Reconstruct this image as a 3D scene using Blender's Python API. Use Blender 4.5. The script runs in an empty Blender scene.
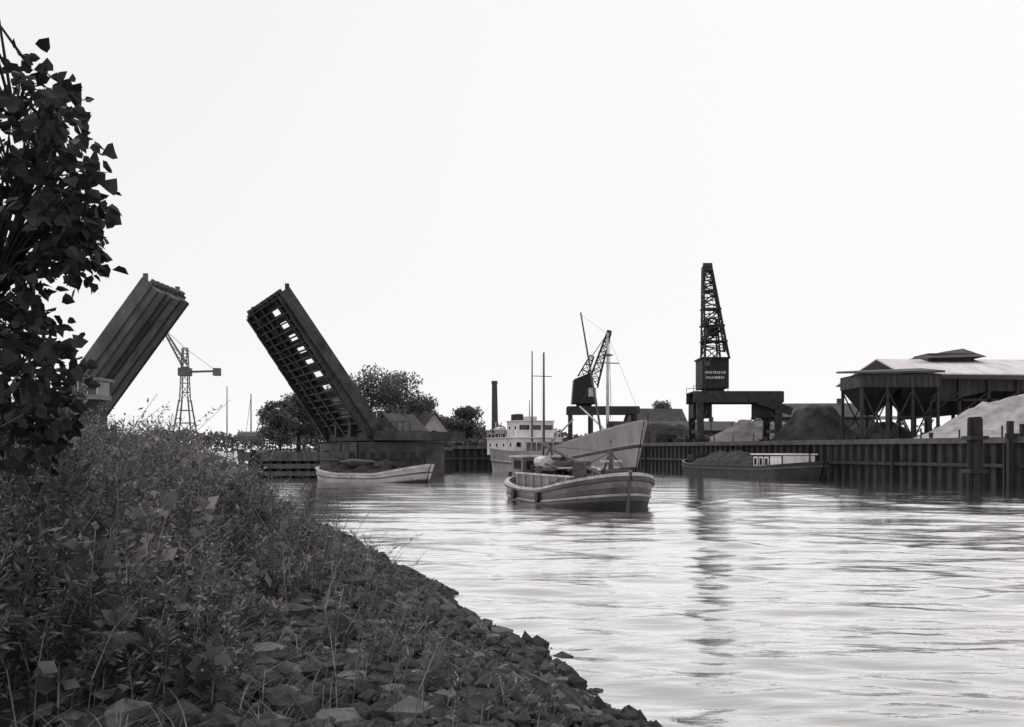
import bpy, math, random
import numpy as np
from mathutils import Vector, Matrix, noise
random.seed(7); rng=np.random.default_rng(7)
sc=bpy.context.scene
EYE=2.6
def X(u,d): return (u-512)/1000.0*d      # lateral metres for a bearing at distance d
def Z(v,d): return EYE+(450-v)/1000.0*d  # height for an elevation at distance d

# ---------------- materials ----------------
MATS={}
def mat(name,v,var=0.25,scale=3.0,rough=0.8,bump=0.0,stretch=(1,1,1),spec=0.3):
    if name in MATS: return MATS[name]
    m=bpy.data.materials.new(name); m.use_nodes=True
    nt=m.node_tree; N=nt.nodes; Lk=nt.links
    p=N['Principled BSDF']; p.inputs['Roughness'].default_value=rough
    p.inputs['Specular IOR Level'].default_value=spec
    tc=N.new('ShaderNodeTexCoord'); mp=N.new('ShaderNodeMapping'); mp.inputs['Scale'].default_value=stretch
    n=N.new('ShaderNodeTexNoise'); n.inputs['Scale'].default_value=scale; n.inputs['Detail'].default_value=6; n.inputs['Roughness'].default_value=0.65
    r=N.new('ShaderNodeValToRGB')
    r.color_ramp.elements[0].position=0.32; r.color_ramp.elements[1].position=0.68
    a=v*(1-var); b=v*(1+var)
    r.color_ramp.elements[0].color=(a*1.05,a*0.97,a*1.01,1); r.color_ramp.elements[1].color=(b*1.04,b*0.98,b*1.0,1)
    Lk.new(tc.outputs['Object'],mp.inputs[0]); Lk.new(mp.outputs[0],n.inputs['Vector']); Lk.new(n.outputs['Fac'],r.inputs[0]); Lk.new(r.outputs[0],p.inputs['Base Color'])
    if bump>0:
        bn=N.new('ShaderNodeBump'); bn.inputs['Strength'].default_value=bump; bn.inputs['Distance'].default_value=0.05
        Lk.new(n.outputs['Fac'],bn.inputs['Height']); Lk.new(bn.outputs[0],p.inputs['Normal'])
    MATS[name]=m; return m
mat('dark_steel',0.03,0.5,2,0.7)  # tone raised above bare dark steel, painting distance haze into the colour
mat('steel_black',0.018,0.5,2,0.7)  # black lifted likewise, haze put into the base colour
mat('bridge_steel_dark',0.045,0.65,0.8,0.8)
mat('bridge_steel_grey',0.11,0.45,0.7,0.75,stretch=(1,1,0.5))
mat('hazed_steel',0.12,0.3,1,0.8)  # distant steel painted lighter to imitate aerial haze
mat('white_paint',0.68,0.2,1.5,0.5,stretch=(1,1,0.3))
mat('off_white',0.42,0.4,2,0.6)
mat('hull_grey',0.27,0.28,0.8,0.55,stretch=(1,1,0.25))
mat('hull_dark',0.025,0.5,1.2,0.6)
mat('hull_mid',0.08,0.5,1.2,0.6,stretch=(0.5,1,1))
mat('hull_light',0.36,0.35,1.6,0.6,stretch=(0.5,1,1))
mat('hull_worn',0.15,0.5,1.4,0.6,stretch=(0.4,1,1))
mat('glass',0.02,0.2,1,0.1,spec=0.6)
mat('deck',0.12,0.4,2,0.8)
mat('tarpaulin',0.22,0.55,2.5,0.8,bump=0.6)
mat('cargo_dark',0.03,0.6,3,0.9,bump=0.6)
mat('wood',0.07,0.5,4,0.85,bump=0.4,stretch=(1,1,0.2))
mat('wood_dark',0.02,0.5,4,0.85,bump=0.4,stretch=(1,1,0.2))
mat('concrete',0.2,0.3,0.8,0.9,bump=0.3)
mat('concrete_dark',0.06,0.5,0.8,0.9,bump=0.3)
mat('sheet_pile',0.028,0.6,1.6,0.8,stretch=(1,1,0.25))
mat('cap_beam',0.08,0.4,1,0.8)
mat('earth',0.035,0.6,9,0.95,bump=0.9)
mat('yard',0.09,0.5,0.3,0.95,bump=0.5)
mat('rock',0.035,0.7,11,0.8,bump=0.5)
mat('rock_pale',0.1,0.5,11,0.8,bump=0.5)
mat('gravel_light',0.3,0.35,0.9,0.95,bump=1.0)
mat('gravel_mid',0.14,0.4,0.9,0.95,bump=1.0)
mat('coal',0.035,0.6,1,0.95,bump=1.0)
mat('roof_light',0.55,0.25,0.5,0.7,stretch=(3,0.4,1))
mat('roof_dark',0.06,0.4,1,0.8)
mat('corrugated_wall',0.045,0.5,1,0.8,stretch=(3,3,0.3))
mat('brick',0.065,0.4,2,0.9)
mat('plaster',0.33,0.2,1,0.9)
def leafmat(name,v,tr=0.25,scale=0.8):
    m=mat(name,v,0.55,scale,0.75)
    nt=m.node_tree;N=nt.nodes
    p=N['Principled BSDF']; t=N.new('ShaderNodeBsdfTranslucent'); mx=N.new('ShaderNodeMixShader'); mx.inputs[0].default_value=tr
    src=p.inputs['Base Color'].links[0].from_socket
    nt.links.new(src,t.inputs[0]); nt.links.new(p.outputs[0],mx.inputs[1]); nt.links.new(t.outputs[0],mx.inputs[2])
    nt.links.new(mx.outputs[0],N['Material Output'].inputs[0]); return m
leafmat('leaf_dark',0.045); leafmat('leaf_mid',0.1); leafmat('leaf_light',0.25)
leafmat('leaf_tree',0.024,0.15,2.0); leafmat('leaf_hazed',0.15,0.2,0.2); leafmat('leaf_hazed_dark',0.09,0.2,0.2); leafmat('dry_grass',0.22,0.2,4)  # both far-tree leaf tones carry aerial haze as lighter colour
mat('bark',0.03,0.4,6,0.9,bump=0.6,stretch=(1,1,0.2))

# ---------------- builder ----------------
class B:
    def __init__(s): s.v=[];s.f=[];s.m=[];s.mats=[]
    def mi(s,m):
        if m not in s.mats: s.mats.append(m)
        return s.mats.index(m)
    def add(s,vs,fs,m):
        o=len(s.v); s.v+= [tuple(x) for x in vs]; k=s.mi(m)
        for f in fs: s.f.append(tuple(i+o for i in f)); s.m.append(k)
    def box(s,c,d,m,rz=0.0):
        x,y,z=[q/2 for q in d]; R=Matrix.Rotation(rz,3,'Z'); c=Vector(c)
        vs=[c+R@Vector((i*x,j*y,k*z)) for k in(-1,1) for j in(-1,1) for i in(-1,1)]
        s.add(vs,[(0,2,3,1),(4,5,7,6),(0,1,5,4),(2,6,7,3),(0,4,6,2),(1,3,7,5)],m)
    def beam(s,p,q,w,h,m,up=None):
        p=Vector(p);q=Vector(q);d=(q-p)
        if d.length<1e-5:return
        d.normalize(); u=Vector(up) if up is not None else (Vector((0,0,1)) if abs(d.z)<0.95 else Vector((0,1,0)))
        a=d.cross(u).normalized(); b=a.cross(d).normalized(); a=a*w/2;b=b*h/2
        vs=[e+i*a+j*b for e in(p,q) for j in(-1,1) for i in(-1,1)]
        s.add(vs,[(0,2,3,1),(4,5,7,6),(0,1,5,4),(2,6,7,3),(0,4,6,2),(1,3,7,5)],m)
    def cyl(s,p,q,r1,r2,m,n=8):
        p=Vector(p);q=Vector(q);d=(q-p).normalized(); u=Vector((0,0,1)) if abs(d.z)<0.95 else Vector((0,1,0))
        a=d.cross(u).normalized(); b=a.cross(d)
        vs=[p+(a*math.cos(t)+b*math.sin(t))*r1 for t in [2*math.pi*i/n for i in range(n)]]+[q+(a*math.cos(t)+b*math.sin(t))*r2 for t in [2*math.pi*i/n for i in range(n)]]
        s.add(vs,[(i,(i+1)%n,n+(i+1)%n,n+i) for i in range(n)]+[tuple(range(n))[::-1],tuple(range(n,2*n))],m)
    def lattice(s,p,q,a,b,n,m,t,side=(1,0,0),t2=None):
        p=Vector(p);q=Vector(q);d=(q-p).normalized(); sx=Vector(side); sx=(sx-d*sx.dot(d)).normalized(); sy=d.cross(sx)
        t2=t2 or t*0.6
        def c(k,i,j):
            w=a+(b-a)*k; return p+(q-p)*k+(sx*i+sy*j)*w/2
        cs=[(-1,-1),(1,-1),(1,1),(-1,1)]
        for i,j in cs: s.beam(c(0,i,j),c(1,i,j),t,t,m)
        ks=[0]
        w=[max(0.25,a+(b-a)*(k+0.5)/n) for k in range(n)]; tot=sum(w); acc=0
        for x in w: acc+=x; ks.append(acc/tot)
        for e in range(n):
            for g in range(4):
                i1,j1=cs[g]; i2,j2=cs[(g+1)%4]
                s.beam(c(ks[e+1],i1,j1),c(ks[e+1],i2,j2),t2,t2,m)
                if e%2==0: s.beam(c(ks[e],i1,j1),c(ks[e+1],i2,j2),t2,t2,m)
                else: s.beam(c(ks[e],i2,j2),c(ks[e+1],i1,j1),t2,t2,m)
    def obj(s,name,loc=(0,0,0),rz=0,parent=None,smooth=False):
        me=bpy.data.meshes.new(name); me.from_pydata(s.v,[],s.f)
        for m in s.mats: me.materials.append(MATS[m])
        me.polygons.foreach_set('material_index',s.m)
        if smooth: me.polygons.foreach_set('use_smooth',[True]*len(s.f))
        me.update(); o=bpy.data.objects.new(name,me); sc.collection.objects.link(o)
        o.location=loc; o.rotation_euler=(0,0,rz)
        if parent: o.parent=parent
        return o
def empty(name,loc=(0,0,0),rz=0):
    e=bpy.data.objects.new(name,None); sc.collection.objects.link(e); e.location=loc; e.rotation_euler=(0,0,rz); e.empty_display_size=0.5; return e
def npmesh(name,V,F,mi,mats,smooth=False,parent=None):
    V=np.asarray(V,dtype=np.float32);F=np.asarray(F,dtype=np.int32); k=F.shape[1]
    me=bpy.data.meshes.new(name); me.vertices.add(len(V)); me.vertices.foreach_set('co',V.ravel())
    me.loops.add(F.size); me.loops.foreach_set('vertex_index',F.ravel())
    me.polygons.add(len(F)); me.polygons.foreach_set('loop_start',np.arange(0,F.size,k,dtype=np.int32))
    for m in mats: me.materials.append(MATS[m])
    me.polygons.foreach_set('material_index',np.asarray(mi,dtype=np.int32))
    me.polygons.foreach_set('use_smooth',np.full(len(F),smooth))
    me.update(calc_edges=True); me.validate()
    o=bpy.data.objects.new(name,me); sc.collection.objects.link(o)
    if parent:o.parent=parent
    return o

# ---------------- shore line & left bank ----------------
SY=np.array([-60,-20,10.2,18.6,27.4,40,57.8,75,92,120,300,1600.]); SX=np.array([23.8,10.7,0.9,-1.6,-4.5,-8.9,-15.0,-26,-39,-50,-85,-520.])
def shore(y): return np.interp(y,SY,SX)+0.12*np.sin(y*1.1)+0.06*np.sin(y*2.9+1)
def bankz(s,y):
    z=np.interp(s,[-6,0,2.2,4.2,8,40,2000],[-2.4,0,0.85,1.15,1.3,1.5,2.2])
    return z+np.where(s>0.5,0.06*np.sin(s*3.1+y*1.7)*np.cos(y*2.3-s),0)
ys=np.concatenate([np.arange(-30,5,2.),np.arange(5,60,0.35),np.geomspace(60,1600,50)])
ss=np.concatenate([np.arange(-6,0,1.),np.arange(0,12,0.3),np.geomspace(12,1500,26)])
YY,SS=np.meshgrid(ys,ss,indexing='ij'); XX=shore(YY)-SS; ZZ=bankz(SS,YY)
n0,n1=YY.shape; idx=np.arange(n0*n1).reshape(n0,n1)
F=np.stack([idx[:-1,:-1],idx[1:,:-1],idx[1:,1:],idx[:-1,1:]],-1).reshape(-1,4)[:,::-1]
npmesh('ground',np.stack([XX,YY,ZZ],-1).reshape(-1,3),F,np.zeros(len(F)),['earth'],True)

# ---------------- right land + quay ----------------
b=B()
QA=(68.5,-40); QB=(13.0,142.0)
poly=[QA,QB,(-8,128),(-11,101.5),(-20,120),(-26,140),(-60,300),(-420,1600),(1600,1600),(1600,-40)]
HT=3.2
b.add([(x,y,HT) for x,y in poly],[tuple(range(len(poly)))[::-1]],'yard')
nn=len(poly)
for i in range(1,nn-1):
    (x0,y0),(x1,y1)=poly[i],poly[i+1]
    b.add([(x0,y0,-2),(x1,y1,-2),(x1,y1,HT),(x0,y0,HT)],[(0,1,2,3)],'earth' if i<5 else 'yard')
b.obj('quay_ground')
def pilewall(name,pa,pb,h,outside):
    b=B(); pa=Vector((*pa,0));pb=Vector((*pb,0)); d=(pb-pa); L=d.length; d.normalize(); n=Vector((-d.y,d.x,0))*outside
    P=1.1; pts=[]; k=0
    while k*P<L:
        s0=k*P
        for ds,o in((0,0.05),(0.4,0.05),(0.55,0.38),(0.95,0.38)): pts.append(pa+d*(s0+ds)+n*o)
        k+=1
    m=len(pts)
    vs=[(p.x,p.y,-1.5) for p in pts]+[(p.x,p.y,h-0.35) for p in pts]
    b.add(vs,[(i,i+1,m+i+1,m+i) for i in range(m-1)],'sheet_pile')
    b.beam(pa+n*0.2+Vector((0,0,h-0.15)),pb+n*0.2+Vector((0,0,h-0.15)),0.6,0.42,'cap_beam')
    b.beam(pa+n*0.45+Vector((0,0,1.5)),pb+n*0.45+Vector((0,0,1.5)),0.16,0.25,'dark_steel')
    k=3
    while k<L:
        p=pa+d*k+n*0.1; b.cyl(p+Vector((0,0,h+0.05)),p+Vector((0,0,h+0.5)),0.14,0.2,'dark_steel')
        q=pa+d*(k+4)+n*0.5; b.beam(q+Vector((0,0,0.0)),q+Vector((0,0,h-0.4)),0.28,0.2,'wood_dark')
        k+=12
    b.obj(name)
pilewall('quay_wall',QA,QB,HT+0.25,1)
pilewall('quay_wall',QB,(-8,128),HT-0.1,1)
pilewall('quay_wall',(-8,128),(-11,101.5),HT-0.3,1)

# ---------------- water ----------------
yr=[5.0]
while yr[-1]<145: yr.append(yr[-1]*1.0058)
yr=np.concatenate([[-60,-20,-5,0,3],yr,[170,250,500,1700]])
xr=np.concatenate([[-900,-300,-120],np.arange(-62,-6,0.5),np.arange(-6,26,0.11),np.arange(26,82,0.3),[130,400,1700]])
YY,XX=np.meshgrid(yr,xr,indexing='ij')
ZW=np.zeros_like(YY)
fade=np.clip((150-YY)/60,0,1)*np.clip((YY-4)/2,0,1)
for i in range(34):
    lam=0.42*(1.095**i); k=2*np.pi/lam; th=rng.normal(0.2,0.5 if lam<2 else 0.3); ph=rng.uniform(0,6.28)
    amp=0.0068*lam**0.85*(0.4 if lam>4 else 1)
    att=np.clip((lam-3.2*0.0058*YY)/(0.6*lam),0,1)
    a2=rng.uniform(0,6.28)
    grp=np.clip(0.45+0.8*np.sin(XX*0.35/lam**.4*(1+i*0.03)+YY*0.5/lam**.4+ph*3)*np.sin(YY*0.31-XX*0.13+a2),0,1.3)
    ZW+=amp*att*grp*np.sin(k*(YY*math.cos(th)+XX*math.sin(th))+ph+0.9*np.sin(XX*0.5/lam**.5+i)+0.5*np.sin(YY*0.7+i*2))
ZW*=np.interp(YY,[0,25,60,120],[1,0.95,0.6,0.4])
def ridge(p,q,a,w):
    p=np.array(p,float);q=np.array(q,float);d=q-p;L=np.hypot(*d);d/=L
    t=(XX-p[0])*d[0]+(YY-p[1])*d[1]; s=-(XX-p[0])*d[1]+(YY-p[1])*d[0]+0.3*np.sin(t*0.5)+0.12*np.sin(t*1.7)
    e=np.clip(t/3,0,1)*np.clip((L-t)/4,0,1)*(0.75+0.25*np.sin(t*0.9))
    return a*e*(np.exp(-(s/w)**2)-0.6*np.exp(-((s-2.2*w)/w)**2)+0.4*np.exp(-((s-4.4*w)/w)**2))
ZW+=ridge((3.5,29),(19,18.5),0.07,0.38)+ridge((5.0,42),(34,33),0.09,0.5)+ridge((5.0,42),(-3,30),0.06,0.4)+ridge((2,22),(16,13),0.05,0.3)+ridge((6,44),(22,60),0.08,0.5)
ZW*=fade
n0,n1=YY.shape; idx=np.arange(n0*n1).reshape(n0,n1)
F=np.stack([idx[:-1,:-1],idx[:-1,1:],idx[1:,1:],idx[1:,:-1]],-1).reshape(-1,4)
m=bpy.data.materials.new('river_water'); m.use_nodes=True; nt=m.node_tree;N=nt.nodes;Lk=nt.links; N.remove(N['Principled BSDF'])
tc=N.new('ShaderNodeTexCoord'); mp=N.new('ShaderNodeMapping'); mp.inputs['Scale'].default_value=(0.5,1.4,1); mp.inputs['Rotation'].default_value=(0,0,0.12)
n=N.new('ShaderNodeTexNoise'); n.inputs['Scale'].default_value=2.2; n.inputs['Detail'].default_value=5
bp=N.new('ShaderNodeBump'); bp.inputs['Strength'].default_value=0.45; bp.inputs['Distance'].default_value=0.06
gl=N.new('ShaderNodeBsdfGlossy'); gl.inputs['Roughness'].default_value=0.085; gl.inputs['Color'].default_value=(0.97,0.96,0.965,1)
df=N.new('ShaderNodeBsdfDiffuse'); df.inputs['Color'].default_value=(0.26,0.25,0.255,1)
fr=N.new('ShaderNodeFresnel'); fr.inputs['IOR'].default_value=1.34
mr=N.new('ShaderNodeMapRange'); mr.inputs['From Min'].default_value=0.03; mr.inputs['From Max'].default_value=0.40; mr.inputs['To Min'].default_value=0.1; mr.inputs['To Max'].default_value=0.99
mx=N.new('ShaderNodeMixShader')
Lk.new(tc.outputs['Object'],mp.inputs[0]);Lk.new(mp.outputs[0],n.inputs['Vector']);Lk.new(n.outputs['Fac'],bp.inputs['Height'])
for q in(gl,df,fr): Lk.new(bp.outputs[0],q.inputs['Normal'])
Lk.new(fr.outputs[0],mr.inputs[0]);Lk.new(mr.outputs[0],mx.inputs[0]);Lk.new(df.outputs[0],mx.inputs[1]);Lk.new(gl.outputs[0],mx.inputs[2]);Lk.new(mx.outputs[0],N['Material Output'].inputs[0])
MATS['river_water']=m
npmesh('water',np.stack([XX,YY,ZW],-1).reshape(-1,3),F,np.zeros(len(F)),['river_water'],True)

# ---------------- rocks ----------------
import bmesh
bm=bmesh.new(); bmesh.ops.create_icosphere(bm,subdivisions=1,radius=1); iv=np.array([v.co[:] for v in bm.verts]); iff=np.array([[v.index for v in f.verts] for f in bm.faces]); bm.free()
NR=30000
ry=5+60*rng.random(NR)**2.0; wid=np.interp(ry,[5,12,20,40],[4.8,4.3,3.2,2.8])
rs=-0.3+(wid+0.3)*rng.random(NR)+rng.normal(0,0.12,NR)
rz_=bankz(rs,ry); rx=shore(ry)-rs
r=rng.lognormal(0,0.45,NR)*0.036*(1+ry/40)
r=np.minimum(r,0.16)
base=iv[None]*(1+rng.uniform(-0.3,0.3,(NR,len(iv),1)))*r[:,None,None]*rng.uniform(0.65,1.35,(NR,1,3))
a=rng.uniform(0,6.28,NR); ca,sa=np.cos(a),np.sin(a)
bx=base[...,0]*ca[:,None]-base[...,1]*sa[:,None]; by=base[...,0]*sa[:,None]+base[...,1]*ca[:,None]
V=np.stack([bx+rx[:,None],by+ry[:,None],base[...,2]*0.85+(rz_+r*0.45+rng.uniform(0,0.04,NR))[:,None]],-1).reshape(-1,3)
F=(iff[None]+(np.arange(NR)*len(iv))[:,None,None]).reshape(-1,3)
mi=np.repeat((rng.random(NR)<0.15).astype(int),len(iff))
npmesh('rock_revetment',V,F,mi,['rock','rock_pale'])

# ---------------- weeds ----------------
def nrm(a): return a/np.maximum(1e-6,np.linalg.norm(a,axis=-1,keepdims=True))
def leafquads(P,D,size,wid):
    n=len(P); u=rng.normal(size=(n,3)); s=nrm(np.cross(D,u)); L=size[:,None]; W=(size*wid)[:,None]
    return np.stack([P,P+D*L*0.45+s*W,P+D*L,P+D*L*0.45-s*W],1)
VV=[];MI=[]
def weeds(N_,y0,y1,so,s1,leaves,size,thin=0.004,pw=1.0,hk=1.0,wr=(0.07,0.16),plume=True,light=0.0):
    y=y0+(y1-y0)*rng.random(N_)**pw; smin=np.interp(y,[4,8,10,12,16,25,60],[4.1,3.7,3.1,2.8,2.4,2.1,2.0])+so
    s=smin+(s1-smin)*rng.random(N_)
    x=shore(y)-s; z=bankz(s,y)
    cl=np.array([noise.noise((x[i]*0.9,y[i]*0.7,9)) for i in range(N_)])
    keep=((np.hypot(x,y)>5.4)|(x<-3.4))&(cl+rng.normal(0,0.12,N_)>-0.3); y,s,x,z,smin=y[keep],s[keep],x[keep],z[keep],smin[keep]; n=len(y)
    wob=np.array([noise.noise((x[i]*0.6,y[i]*0.45,3)) for i in range(n)])
    hmax=np.interp(s-smin,[-3,0.0,0.4,1.0,2.0,60],[0.1,0.35,0.8,1.35,1.85,1.9])*hk
    h=hmax*(0.92+0.75*wob)*rng.uniform(0.5,1.12,n)
    h=np.clip(h,0.08,2.3)
    lean=rng.normal(0,0.2,(n,2))*h[:,None]+np.array([0.08,0])
    base=np.stack([x,y,z],-1)
    def pt(t):
        q=base[:,None]+0*t[...,None]; q=q.copy(); q[...,2]+=h[:,None]*(t-0.12*t**3); q[...,0]+=lean[:,0:1]*t**2; q[...,1]+=lean[:,1:2]*t**2; return q
    for t0,t1 in((0,.4),(.4,.75),(.75,1.05)):
        A=pt(np.full((n,1),t0))[:,0];Bq=pt(np.full((n,1),t1))[:,0]
        w=np.zeros((n,3)); w[:,0]=thin
        VV.append(np.stack([A-w,A+w,Bq+w*.7,Bq-w*.7],1)); MI.append(np.where(rng.random(n)<0.3,2,1))
    t=rng.uniform(0.1,1.0,(n,leaves))**0.8
    P=pt(t); az=rng.uniform(0,6.28,t.shape); el=rng.normal(0.35,0.45,t.shape)
    D=np.stack([np.cos(az)*np.cos(el),np.sin(az)*np.cos(el),np.sin(el)],-1)
    P=P+D*(rng.random(t.shape)*0.13*h[:,None]*(1.1-t))[...,None]
    P=P.reshape(-1,3); D=D.reshape(-1,3)
    sz=size*rng.uniform(0.5,1.5,len(P))
    VV.append(leafquads(P,D,sz,rng.uniform(*wr,len(P))))
    clump=np.clip(0.5+1.1*np.array([noise.noise((x[i]*1.1,y[i]*0.9,21)) for i in range(n)]),0,1)
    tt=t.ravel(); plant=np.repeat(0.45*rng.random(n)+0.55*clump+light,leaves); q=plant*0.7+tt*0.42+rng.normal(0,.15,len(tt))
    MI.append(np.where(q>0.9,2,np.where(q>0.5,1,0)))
    if plume:
        sel=rng.random(n)<0.25; k=22; idx=np.where(sel)[0]
        tp=rng.uniform(0.85,1.1,(n,k)); Q=pt(tp)[idx].reshape(-1,3)
        Q=Q+rng.normal(0,1,Q.shape)*np.array([0.035,0.035,0.03])*(size/0.06)**0.5; D=nrm(rng.normal(size=Q.shape)+np.array([0,0,.6]))
        VV.append(leafquads(Q,D,size*0.45*rng.uniform(.5,1.3,len(Q)),np.full(len(Q),0.3))); MI.append(np.where(rng.random(len(Q))<0.5,2,1))
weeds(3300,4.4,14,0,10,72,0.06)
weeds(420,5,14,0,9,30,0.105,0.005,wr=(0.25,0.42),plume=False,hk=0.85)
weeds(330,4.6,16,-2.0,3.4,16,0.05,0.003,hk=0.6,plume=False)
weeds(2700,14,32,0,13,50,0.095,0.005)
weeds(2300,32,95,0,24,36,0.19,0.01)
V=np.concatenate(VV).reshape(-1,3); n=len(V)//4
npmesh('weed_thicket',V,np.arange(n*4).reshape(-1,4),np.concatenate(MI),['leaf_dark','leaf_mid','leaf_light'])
VV=[];MI=[]
def grass(n,y0,y1,s0,s1,h0,h1,dry):
    y=rng.uniform(y0,y1,n); s=rng.uniform(s0,s1,n)
    x=shore(y)-s; z=bankz(s,y)-0.02
    k=np.array([noise.noise((x[i]*1.3,y[i]*1.3,5)) for i in range(n)])>-0.02; x,y,z=x[k],y[k],z[k]; n=len(x)
    h=rng.uniform(h0,h1,n); th=rng.uniform(0,6.28,n); ln=rng.uniform(0.3,1.5,n)*h; w=0.003+0.003*rng.random(n)
    P0=np.stack([x,y,z],-1); W=np.stack([w,0*w,0*w],-1); prev=P0; col=(rng.random(n)<dry).astype(int)
    for k in(1,2,3,4):
        t=k/4; Q=P0+np.stack([np.cos(th)*ln*t**2,np.sin(th)*ln*t**2,h*(t-0.45*t**2)],-1)
        VV.append(np.stack([prev-W*(1-.22*(k-1)),prev+W*(1-.22*(k-1)),Q+W*(1-.22*k),Q-W*(1-.22*k)],1)); MI.append(col); prev=Q
grass(9500,4.2,7.8,3.4,9.5,0.12,0.45,0.33)
grass(3000,5.0,14.0,1.8,5,0.06,0.2,0.2)
V=np.concatenate(VV).reshape(-1,3); n=len(V)//4
npmesh('grass',V,np.arange(n*4).reshape(-1,4),np.concatenate(MI),['leaf_mid','dry_grass'])

# ---------------- foreground tree ----------------
def limb(b,pts,r0,r1,m='bark'):
    for i in range(len(pts)-1):
        k0=i/(len(pts)-1);k1=(i+1)/(len(pts)-1)
        b.cyl(pts[i],pts[i+1],r0+(r1-r0)*k0,r0+(r1-r0)*k1,m,7)
tree=empty('lime_tree',(0,0,0))
b=B(); T0=Vector((-5.0,7.6,1.1))
limb(b,[T0,T0+Vector((0.05,0,2)),T0+Vector((0.1,0.1,4)),T0+Vector((0.0,0.1,6)),T0+Vector((0.1,0,7.0))],0.18,0.04)
pv=[60,80,130,170,200,240,268,285,300,335,365,400,440]; pu=[30,60,70,84,92,92,82,44,32,52,70,74,60]
VV=[]
def heart(P,D,size):
    n=len(P); u=rng.normal(size=(n,3)); s=nrm(np.cross(D,u)); nn_=nrm(np.cross(s,D)); L=size[:,None]
    def q(a,c,e): return P+D*L*a+s*L*c+nn_*L*e
    return np.stack([q(0,0,0),q(0.12,0.42,.12),q(0.55,0.4,.1),q(1,0,-0.1),q(0,0,0),q(1,0,-.1),q(0.55,-0.4,.1),q(0.12,-0.42,.12)],1)
main=[]  # secondary limbs that twigs spring from
for zz in np.linspace(2.2,7.6,10):
    p=Vector((T0.x+0.08,7.65,zz)); q=p+Vector((rng.uniform(0.7,1.1),rng.uniform(-.7,.5),rng.uniform(0.3,0.6))); limb(b,[p,p.lerp(q,.5)+Vector((0,0,.1)),q],0.05,0.02); main.append(q)
for k in range(350):
    d=rng.uniform(6.4,8.2)
    if k<205:
        v=rng.uniform(70,450); ulim=np.interp(v,pv,pu); u=ulim-10-rng.exponential(34)
        if rng.random()<0.12: u=ulim-4
    else:
        v=rng.uniform(-160,450); u=rng.uniform(-420,-10)
    if 272<v<318 and u>5 and rng.random()<0.5: continue
    c=Vector((X(u,d),d,Z(v,d)))
    t=min(main,key=lambda q:(q-c-Vector((0,0,-0.5))).length) if u>-60 else Vector((T0.x+0.08,7.65,min(max(c.z-rng.uniform(0.5,1.4),1.8),7.8)))
    mid=t.lerp(c,0.55)+Vector((rng.uniform(-.06,.06),rng.uniform(-.06,.06),0.1))
    limb(b,[t,mid,c],0.014,0.004)
    nl=rng.integers(7,14); off=rng.normal(0,0.085,(nl,3))*np.array([1,1.4,1.1]); P=np.array(c)+off
    D=nrm(off*0.6+rng.normal(0,0.07,(nl,3))+np.array([0.02,0,-0.07]))
    VV.append(heart(P,D,rng.uniform(0.06,0.125,nl)))
b.obj('trunk_and_limbs',parent=tree)
V=np.concatenate(VV).reshape(-1,3); n=len(V)//4
npmesh('leaves',V,np.arange(n*4).reshape(-1,4),np.zeros(n),['leaf_tree'],parent=tree)

# ---------------- generic far trees ----------------
def fartree(name,x,y,h,w,z0=3.0,leaf=0.4,nl=7000,m=('leaf_hazed','leaf_hazed_dark')):
    e=empty(name,(x,y,z0)); b=B()
    limb(b,[Vector((0,0,-0.5)),Vector((0.1,0,h*.3)),Vector((0,0.1,h*.6)),Vector((0,0,h*.85))],0.035*h,0.05)
    cl=[]
    for i in range(28):
        a=rng.uniform(0,6.28); k=rng.uniform(0.15,1); zz=rng.uniform(0.2,0.93); rr=w/2*k*math.sin(math.pi*min(1,0.25+0.66*zz))*0.9
        c=np.array([math.cos(a)*rr,math.sin(a)*rr,zz*h]); cl.append((c,rng.uniform(0.11,0.2)*w))
        limb(b,[Vector((0,0,max(0.2*h,c[2]-0.25*h))),Vector(c)],0.012*h,0.03)
    b.obj('trunk_and_limbs',parent=e)
    P=[];M=[]
    for c,r in cl:
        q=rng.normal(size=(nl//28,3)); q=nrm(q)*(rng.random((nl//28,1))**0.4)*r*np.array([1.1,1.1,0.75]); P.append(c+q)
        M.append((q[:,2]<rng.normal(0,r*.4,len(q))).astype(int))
    P=np.concatenate(P); D=nrm(rng.normal(size=P.shape))
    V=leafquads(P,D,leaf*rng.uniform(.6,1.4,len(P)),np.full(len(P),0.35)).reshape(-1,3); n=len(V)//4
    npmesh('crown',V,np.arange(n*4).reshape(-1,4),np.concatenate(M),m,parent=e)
for u,v,d,w in((298,390,165,11),(335,384,170,13),(364,370,160,16),(396,376,168,15),(418,392,175,10),(466,408,180,9),(445,420,178,8),(663,402,210,8),(280,402,160,8)):
    fartree('deciduous_tree',X(u,d),d,Z(v,d)-3,w)
P=[]
def mass(u0,u1,v,d,n,dep=8):
    u=rng.uniform(u0,u1,n); hh=(Z(v,d)-2.0)
    top=np.array([0.65+0.6*abs(noise.noise((a*0.035,d,1)))+0.2*noise.noise((a*0.15,d,7)) for a in u])*hh
    P.append(np.stack([(u-512)/1000*d,d+rng.uniform(-dep/2,dep/2,n),2.0+top*rng.random(n)**0.6],-1))
mass(20,300,428,230,6000); mass(380,505,421,190,5000); mass(500,700,428,230,4000); mass(-200,40,420,150,2500); mass(640,800,430,180,2500); mass(300,420,422,180,2500); mass(800,1300,425,230,3000)
mass(395,500,439,140,2600,5); mass(500,600,440,156,1500,5)
P=np.concatenate(P); D=nrm(rng.normal(size=P.shape)); V=leafquads(P,D,0.75*rng.uniform(.5,1.4,len(P)),np.full(len(P),0.4)).reshape(-1,3); n=len(V)//4
npmesh('distant_tree_line',V,np.arange(n*4).reshape(-1,4),rng.integers(0,2,n),['leaf_hazed','leaf_hazed_dark'])

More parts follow.
